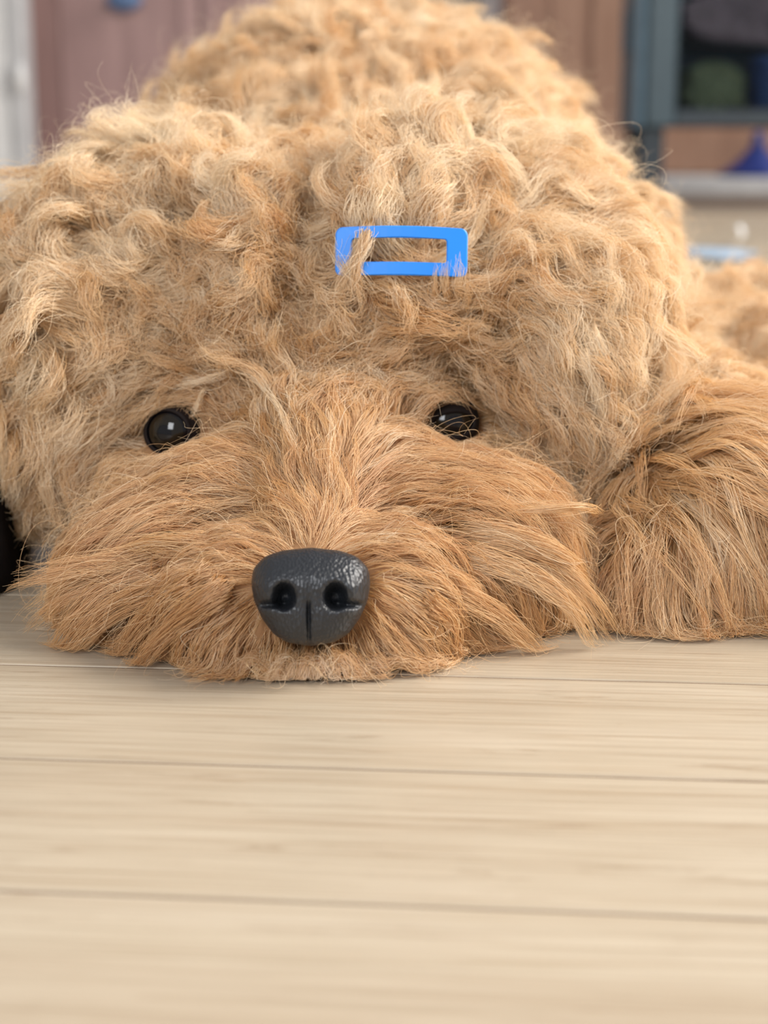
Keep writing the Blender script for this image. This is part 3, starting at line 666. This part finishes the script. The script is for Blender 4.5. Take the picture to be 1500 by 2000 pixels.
# single locks that stand out in the coat, laid by hand: points (pixel, pixel, height over the skin), breadth, tone, coat
HAND = [
 # over the clip's far end, and tufts poking over its lower edge
 ([(672,418,.010),(706,448,1.0022),(712,480,1.003),(690,512,1.003),(672,548,1.001),(676,590,.010)], .0042, .70, CRN),
 ([(722,415,.010),(720,452,1.0022),(704,490,1.0032),(690,528,1.003),(700,572,1.000),(712,610,.010)], .0040, .66, CRN),
 ([(700,440,.010),(716,472,1.0026),(706,505,1.0034),(672,530,1.003),(652,560,1.000),(650,600,.010)], .0040, .74, CRN),
 ([(640,455,.010),(650,490,1.0024),(664,520,1.003),(690,545,1.0026),(712,580,1.000)], .0036, .72, CRN),
 ([(660,470,.010),(676,500,1.0026),(688,524,1.003),(716,548,1.0024),(735,580,1.000)], .0032, .72, CRN),
 ([(640,430,.010),(662,452,1.002),(672,476,1.0024),(664,500,1.002),(650,520,1.000)], .0020, .8, CRN),
 ([(868,615,.008),(874,570,1.000),(866,542,1.0022),(874,506,1.0034)], .0030, .70, CRN),
 ([(895,615,.008),(890,570,1.000),(894,540,1.0024),(889,500,1.004)], .0026, .72, CRN),
 ([(846,605,.008),(852,566,1.000),(846,540,1.0022),(853,518,1.003)], .0020, .70, CRN),
 ([(905,620,.008),(915,580,1.000),(908,545,1.0022),(917,515,1.003)], .0024, .75, CRN),
 # long pale brow strands
 ([(430,745,.013),(350,740,.017),(280,750,.018),(215,780,.016)], .0026, .98, CRN),
 ([(470,720,.013),(420,735,.018),(380,745,.020),(330,760,.018)], .0022, .95, CRN),
 ([(430,715,.014),(490,720,.020),(530,770,.018),(560,830,.014),(590,900,.011)], .0026, .92, CRN),
 ([(400,760,.014),(385,790,.016),(375,815,.016)], .0014, .85, CRN),
 ([(610,745,.012),(640,800,.014),(655,860,.012),(640,940,.010)], .0018, .85, CRN),
 ([(690,700,.013),(750,730,.018),(775,770,.016)], .0022, .9, CRN),
 ([(745,745,.012),(735,790,.015),(745,840,.014),(760,880,.012)], .0028, .85, CRN),
 # tuft below the half-closed eye
 ([(865,852,.008),(905,850,.013),(935,880,.013),(945,910,.010)], .0020, .8, CRN),
 ([(865,852,.008),(900,870,.014),(918,905,.012)], .0026, .6, CRN),
 ([(862,852,.008),(868,885,.014),(868,915,.012)], .0016, .8, CRN),
 ([(862,852,.008),(825,850,.014),(780,870,.013),(765,900,.010)], .0026, .7, CRN),
 ([(860,856,.008),(835,880,.014),(815,920,.012)], .0026, .45, CRN),
 ([(830,930,.010),(900,915,.017),(960,915,.018),(1000,895,.018)], .0030, .85, MUZ),
 # wisps under the other eye
 ([(420,890,.010),(330,885,.016),(250,900,.017),(200,935,.014)], .0030, .7, MUZ),
 ([(440,900,.010),(370,905,.016),(310,890,.017),(275,860,.015)], .0026, .7, MUZ),
 ([(400,925,.010),(310,940,.016),(240,945,.017),(165,965,.016)], .0030, .65, MUZ),
 # tips of the hanging ears
 ([(1150,640,.014),(1190,720,.018),(1200,800,.018),(1203,885,.012)], .0048, .95, EAR_),
 ([(1120,680,.014),(1165,760,.017),(1180,830,.016),(1196,890,.010)], .0048, .92, EAR_),
 ([(1090,740,.012),(1110,800,.016),(1130,850,.016),(1160,905,.010)], .0040, .75, EAR_),
 ([(1180,620,.014),(1222,700,.018),(1220,780,.016),(1212,840,.010)], .0044, .9, EAR_),
 ([(60,840,.014),(75,930,.014),(110,1010,.012),(150,1070,.008)], .0040, .55, EAL),
 ([(130,830,.014),(125,920,.014),(150,1000,.012),(178,1060,.008)], .0042, .6, EAL),
 ([(30,800,.014),(40,890,.014),(60,960,.010),(80,1040,.006)], .0042, .5, EAL),
 ([(95,850,.016),(85,930,.016),(100,985,.013),(125,1040,.009)], .0040, .7, EAL),
 # layered tips of the moustache and beard
 ([(330,1080,.012),(220,1100,.020),(120,1115,.022),(45,1135,.018)], 0.0057, 0.28, MUZ),
 ([(330,1110,.012),(200,1130,.021),(110,1170,.022),(65,1215,.014)], 0.0062, 0.23, MUZ),
 ([(340,1120,.012),(215,1150,.021),(140,1220,.019),(112,1298,.006)], 0.0064, 0.28, MUZ),
 ([(350,1140,.012),(240,1180,.020),(160,1250,.016),(140,1310,.004)], 0.0064, 0.33, MUZ),
 ([(400,1130,.012),(300,1180,.020),(240,1260,.015),(215,1325,.004)], 0.0064, 0.18, MUZ),
 ([(430,1160,.012),(350,1210,.019),(280,1280,.012),(262,1335,.003)], 0.0057, 0.13, MUZ),
 ([(420,1060,.012),(300,1050,.019),(200,1090,.021),(140,1160,.018)], 0.0062, 0.38, MUZ),
 ([(900,1080,.012),(1020,1110,.020),(1110,1170,.021),(1150,1260,.010)], 0.0062, 0.46, MUZ),
 ([(920,1060,.012),(1040,1080,.020),(1130,1140,.022),(1185,1230,.012)], 0.0064, 0.46, MUZ),
 ([(880,1030,.012),(1000,1035,.020),(1100,1080,.022),(1160,1160,.016)], 0.0062, 0.46, MUZ),
 ([(860,1140,.012),(960,1190,.020),(1030,1250,.014),(1060,1300,.005)], 0.0062, 0.33, MUZ),
 ([(820,1180,.012),(900,1230,.018),(960,1290,.010),(1000,1325,.003)], 0.0057, 0.23, MUZ),
 ([(960,1000,.012),(1060,990,.017),(1130,990,.018),(1175,1010,.016)], 0.0025, 0.46, MUZ),
 ([(900,990,.012),(1000,980,.018),(1080,1000,.020),(1150,1050,.019)], 0.0037, 0.46, MUZ),
 # pale chin under the nose
 ([(526,1271,.004),(518,1302,.0065),(507,1323,.006),(496,1340,.003)], .0038, .42, MUZ),
 ([(546,1267,.004),(538,1302,.0065),(528,1330,.006),(517,1354,.003)], .0038, .42, MUZ),
 ([(560,1270,.004),(545,1302,.0065),(528,1328,.006),(507,1351,.003)], .0038, .42, MUZ),
 ([(573,1274,.004),(564,1302,.0065),(553,1328,.006),(540,1351,.003)], .0038, .42, MUZ),
 ([(587,1269,.004),(584,1302,.0065),(580,1323,.006),(576,1340,.003)], .0038, .42, MUZ),
 ([(603,1272,.004),(596,1302,.0065),(587,1329,.006),(577,1352,.003)], .0038, .42, MUZ),
 ([(607,1268,.004),(610,1302,.0065),(613,1322,.006),(617,1338,.003)], .0038, .42, MUZ),
 ([(630,1270,.004),(624,1302,.0065),(617,1321,.006),(609,1336,.003)], .0038, .42, MUZ),
 ([(642,1277,.004),(648,1302,.0065),(654,1327,.006),(662,1348,.003)], .0038, .42, MUZ),
 ([(655,1273,.004),(659,1302,.0065),(663,1330,.006),(668,1354,.003)], .0038, .42, MUZ),
 ([(665,1266,.004),(678,1302,.0065),(695,1322,.006),(713,1339,.003)], .0038, .42, MUZ),
 ([(679,1276,.004),(687,1302,.0065),(697,1325,.006),(708,1344,.003)], .0038, .42, MUZ),
 ([(697,1272,.004),(712,1302,.0065),(731,1325,.006),(753,1345,.003)], .0038, .42, MUZ),
 # upstanding tufts on the crown
 ([(850,260,.010),(838,200,.022),(850,150,.030),(835,100,.040)], .0042, .85, CRN),
 ([(620,270,.010),(598,215,.022),(590,170,.030),(565,130,.036)], .0040, .75, CRN),
 ([(660,290,.010),(690,240,.022),(715,195,.026),(700,160,.030)], .0040, .45, CRN),
]
authored = np.zeros(NL, bool)
hr, hG, hc_, ht, hL, hcoat = [], [], [], [], [], []
for pts_, br, tn_, ct in HAND:
    P3 = []; last = None
    for px, py, h_ in pts_:
        if h_ >= 1:
            d_ = ray(px, py); q = CAM + d_ * (((CC - CAM) @ CF) / (d_ @ CF)); uq = (q - CC) @ CR / CS
            P3.append(q + CF * (9 * (1 - min(1, (uq / 129) ** 2)) * CS + (h_ - 1))); last, lx_, ly_ = q, px, py
            continue
        q = cast(px, py)
        if q is None and last is None: q = P(px, py, .62)
        if q is None or (last is not None and abs((q - last) @ FWD) > (.016 if ct == EAR_ else .06)): q = last + RT * (px - lx_) * .00019 - UP * (py - ly_) * .00019
        last, lx_, ly_ = q, px, py
        d_ = CAM - q; d_ /= np.linalg.norm(d_)
        P3.append(q + d_ * h_)
    P3 = np.array([cast(pts_[0][0], pts_[0][1]) if cast(pts_[0][0], pts_[0][1]) is not None else P3[0]] + P3)
    # smooth curve through the points
    seg_ = np.concatenate([[0], np.cumsum(np.linalg.norm(np.diff(P3, axis=0), axis=1))]); tt_ = np.linspace(0, seg_[-1], K)
    g_ = np.stack([np.interp(tt_, seg_, P3[:, k]) for k in range(3)], 1)
    for _ in range(5): g_[1:-1] = g_[1:-1] * .5 + (g_[:-2] + g_[2:]) * .25
    hr.append(g_[0]); hG.append(g_); hc_.append(br); ht.append(tn_); hL.append(seg_[-1]); hcoat.append(ct)
nh_ = len(HAND)
root = np.concatenate([root, hr]); G = np.concatenate([G, hG]); lcell = np.concatenate([lcell, hc_]); tone = np.concatenate([tone, ht]); L = np.concatenate([L, hL]); coat = np.concatenate([coat, hcoat])
nrm = np.concatenate([nrm, [(CAM - r_) / np.linalg.norm(CAM - r_) for r_ in hr]]); turn = np.concatenate([turn, np.full(nh_, 30.0)]); authored = np.concatenate([authored, np.ones(nh_, bool)])
NL += nh_

def build_fur(seed):
    r_ = np.random.default_rng(seed)
    cnt = np.clip((lcell / .0042) ** 2 * 24, 8, 118).astype(int)
    cnt[authored] = np.clip((lcell[authored] / .0042) ** 2 * 110, 34, 150).astype(int)
    lock = np.repeat(np.arange(NL), cnt)
    NH = len(lock); KC = 14
    under = (r_.random(NH) < .22) & ~authored[lock]
    fly = (r_.random(NH) < .035) & ~under
    hl = np.where(under, r_.uniform(.3, .6, NH), r_.uniform(.6, 1.0, NH) ** .8)
    tz = nrm[lock]; tx = np.cross(tz, [0.3, .2, .93]); tx /= np.linalg.norm(tx, axis=1, keepdims=True) + 1e-9; ty = np.cross(tz, tx)
    def disk(m):
        a = r_.uniform(0, 2 * np.pi, m); q = np.sqrt(r_.random(m)); return q * np.cos(a), q * np.sin(a)
    NSUB = 5
    sx, sy_ = disk(NL * NSUB); sub = r_.integers(0, NSUB, NH) + lock * NSUB
    ox, oy = disk(NH); lc = lcell[lock]
    so = (sx[sub][:, None] * tx + sy_[sub][:, None] * ty) * (lc * .75)[:, None]; oo = (ox[:, None] * tx + oy[:, None] * ty) * (lc * .50)[:, None]
    sphase = r_.uniform(-1, 1, NL * NSUB)[sub]
    tt = np.linspace(0, 1, KC)
    Pn = np.empty((NH, KC, 3), np.float32)
    curl = np.clip(turn / 60, .12, 1.1); curlk = curl[lock]
    ph = r_.uniform(0, 6.28, (NH, 3)); fr_ = r_.uniform(1., 2.6, (NH, 3)); am = np.where(fly, .0032, .0005 + .0006 * curlk) * r_.uniform(.4, 1.3, NH) * np.clip(L[lock] / .035, .2, 1.2)
    cl1 = np.clip(.42 + .30 * curl + .2 * r_.normal(size=NL), .05, .92); cl1 = np.where(authored & (coat == MUZ), .40, cl1)[lock]
    loose = r_.random(NH) < np.interp(curlk, [.2, .7], [.06, .17])
    am = np.where(loose, am * 2.2, am)
    stiff = np.where(fly, .2, np.where(under | loose, .35, 1.0))
    c2m = np.clip(.55 + .2 * r_.normal(size=NL * NSUB), .1, .9)[sub]
    lift = fly * .0095 * r_.uniform(.2, 1.3, NH)
    for j, t_ in enumerate(tt):
        f = np.clip(t_ * hl * (K - 1) + sphase * .9 * t_ * curlk, 0, K - 1.001); i0 = f.astype(int); fr = (f - i0)[:, None]
        base = G[lock, i0] * (1 - fr) + G[lock, i0 + 1] * fr
        c1 = cl1 * stiff * (1 - (1 - t_) ** 1.6); c2 = c2m * stiff * (1 - (1 - t_) ** 1.3)
        wob = np.sin(ph + fr_ * 6.28 * t_) * (am * t_ ** .7)[:, None]
        Pn[:, j] = base + so * (1 - c1)[:, None] + oo * (1 - c2)[:, None] + wob + tz * (lift * t_)[:, None]
    return lock, Pn, fly, sub

lock, Pn, fly, sub = build_fur(21)
Pn[:, :, 2] = np.maximum(Pn[:, :, 2], .0009 + .0012 * rng.random(len(Pn))[:, None])
# the clip presses the hair down; some strands lie over its far end and lower edge
rl = Pn - CC; u_ = rl @ CR / CS; v_ = rl @ CU / CS; w_ = rl @ CF
ur = u_[:, 0]
over = authored[lock]
mg_ = np.clip((150 - np.abs(u_)) / 28, 0, 1) * np.clip((72 - np.abs(v_ - 2)) / 24, 0, 1)
arch = 9 * (1 - np.clip(u_ / 129, -1, 1) ** 2) * CS
hole = (u_ > -88) & (u_ < 80) & (v_ > -14) & (v_ < 18)
target = arch - np.where(hole, .0006, .0014) - .0022 * rng.random(len(Pn))[:, None]
push = np.where((w_ > target) & ~over[:, None], (target - w_) * mg_, 0)
Pn = Pn + push[..., None] * CF
# keep the eyes and the nose clear
alive = np.ones(len(Pn), bool)
for c, z, r, clear in EYES:
    for q_ in (Pn, (Pn[:, 1:] + Pn[:, :-1]) / 2):
        hit = np.zeros(len(Pn), bool); zf = np.array([0, -.97, .24])
        for ax_, lim in ((z, .68), ((z + zf) / np.linalg.norm(z + zf), .64), (zf, .60)):      # open in front, towards the gaze and straight ahead
            rl = q_ - c; ax = rl @ ax_; rad = np.linalg.norm(rl - ax[..., None] * ax_, axis=2)
            hit |= ((ax > -.2 * r) & (ax < .035) & (rad < r * lim * clear)).any(1)
        alive &= ~(hit & ~(authored[lock] & (rng.random(len(Pn)) < .05)))
        alive &= ~(np.linalg.norm(rl, axis=2) < r * 1.06).any(1)
rl = Pn - NC; hx = rl @ NR / NS; hy = rl @ NU / NS; hz = rl @ NF / NS
e_ = (hx / 114) ** 2 + (hy / 94) ** 2
alive &= ~((e_ < 1) & (hz > -42)).any(1)
lock, Pn, fly, sub = lock[alive], Pn[alive], fly[alive], sub[alive]

# colour of every hair: deep apricot to cream
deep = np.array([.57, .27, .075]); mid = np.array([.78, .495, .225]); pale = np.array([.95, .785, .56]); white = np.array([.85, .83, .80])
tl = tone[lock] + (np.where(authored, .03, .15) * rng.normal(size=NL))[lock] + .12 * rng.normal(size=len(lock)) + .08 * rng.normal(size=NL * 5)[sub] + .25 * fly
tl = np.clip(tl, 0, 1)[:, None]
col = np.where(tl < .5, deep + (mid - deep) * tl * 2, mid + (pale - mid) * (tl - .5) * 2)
chin = np.exp(-(((to_px(Pn[:, 0]) - np.array([622, 1308])) / np.array([62, 38])) ** 2).sum(1))[:, None] * .9 * rng.uniform(.15, .85, (len(Pn), 1))
col = col * (1 - chin) + white * chin

def mat_fur():
    m, t, b = mat_new('apricot fur')
    at = t.nodes.new('ShaderNodeAttribute'); at.attribute_name = 'tint'
    t.nodes.remove(b); out = t.nodes['Material Output']
    d = t.nodes.new('ShaderNodeBsdfDiffuse'); tr = t.nodes.new('ShaderNodeBsdfTranslucent'); g = t.nodes.new('ShaderNodeBsdfHair'); g.component = 'Reflection'
    t.links.new(at.outputs['Color'], d.inputs['Color']); t.links.new(at.outputs['Color'], tr.inputs['Color'])
    g.inputs['Color'].default_value = (.95, .88, .78, 1); g.inputs['RoughnessU'].default_value = .24; g.inputs['RoughnessV'].default_value = .6
    m1 = t.nodes.new('ShaderNodeMixShader'); m1.inputs[0].default_value = .27; t.links.new(d.outputs[0], m1.inputs[1]); t.links.new(tr.outputs[0], m1.inputs[2])
    m2 = t.nodes.new('ShaderNodeMixShader'); m2.inputs[0].default_value = .15; t.links.new(m1.outputs[0], m2.inputs[1]); t.links.new(g.outputs[0], m2.inputs[2])
    t.links.new(m2.outputs[0], out.inputs['Surface'])
    return m
M_FUR = mat_fur()
names = ['muzzle_fur', 'crown_fur', 'ear_fur', 'ear_fur', 'back_fur', 'foreleg_fur', 'haunch_fur']
plabel = ['long straight orange moustache and beard fur', 'wavy cream-apricot fur on the crown', 'curly fluffy fur of the ear at left', 'pale wavy fur of the ear at right', 'wavy apricot fur on the back', 'long straight locks hanging from the foreleg', 'curly fur on the haunch']
hc = coat[lock]
KC = Pn.shape[1]
rad_prof = np.interp(np.linspace(0, 1, KC), [0, .6, 1], [.000085, .00007, .000022])
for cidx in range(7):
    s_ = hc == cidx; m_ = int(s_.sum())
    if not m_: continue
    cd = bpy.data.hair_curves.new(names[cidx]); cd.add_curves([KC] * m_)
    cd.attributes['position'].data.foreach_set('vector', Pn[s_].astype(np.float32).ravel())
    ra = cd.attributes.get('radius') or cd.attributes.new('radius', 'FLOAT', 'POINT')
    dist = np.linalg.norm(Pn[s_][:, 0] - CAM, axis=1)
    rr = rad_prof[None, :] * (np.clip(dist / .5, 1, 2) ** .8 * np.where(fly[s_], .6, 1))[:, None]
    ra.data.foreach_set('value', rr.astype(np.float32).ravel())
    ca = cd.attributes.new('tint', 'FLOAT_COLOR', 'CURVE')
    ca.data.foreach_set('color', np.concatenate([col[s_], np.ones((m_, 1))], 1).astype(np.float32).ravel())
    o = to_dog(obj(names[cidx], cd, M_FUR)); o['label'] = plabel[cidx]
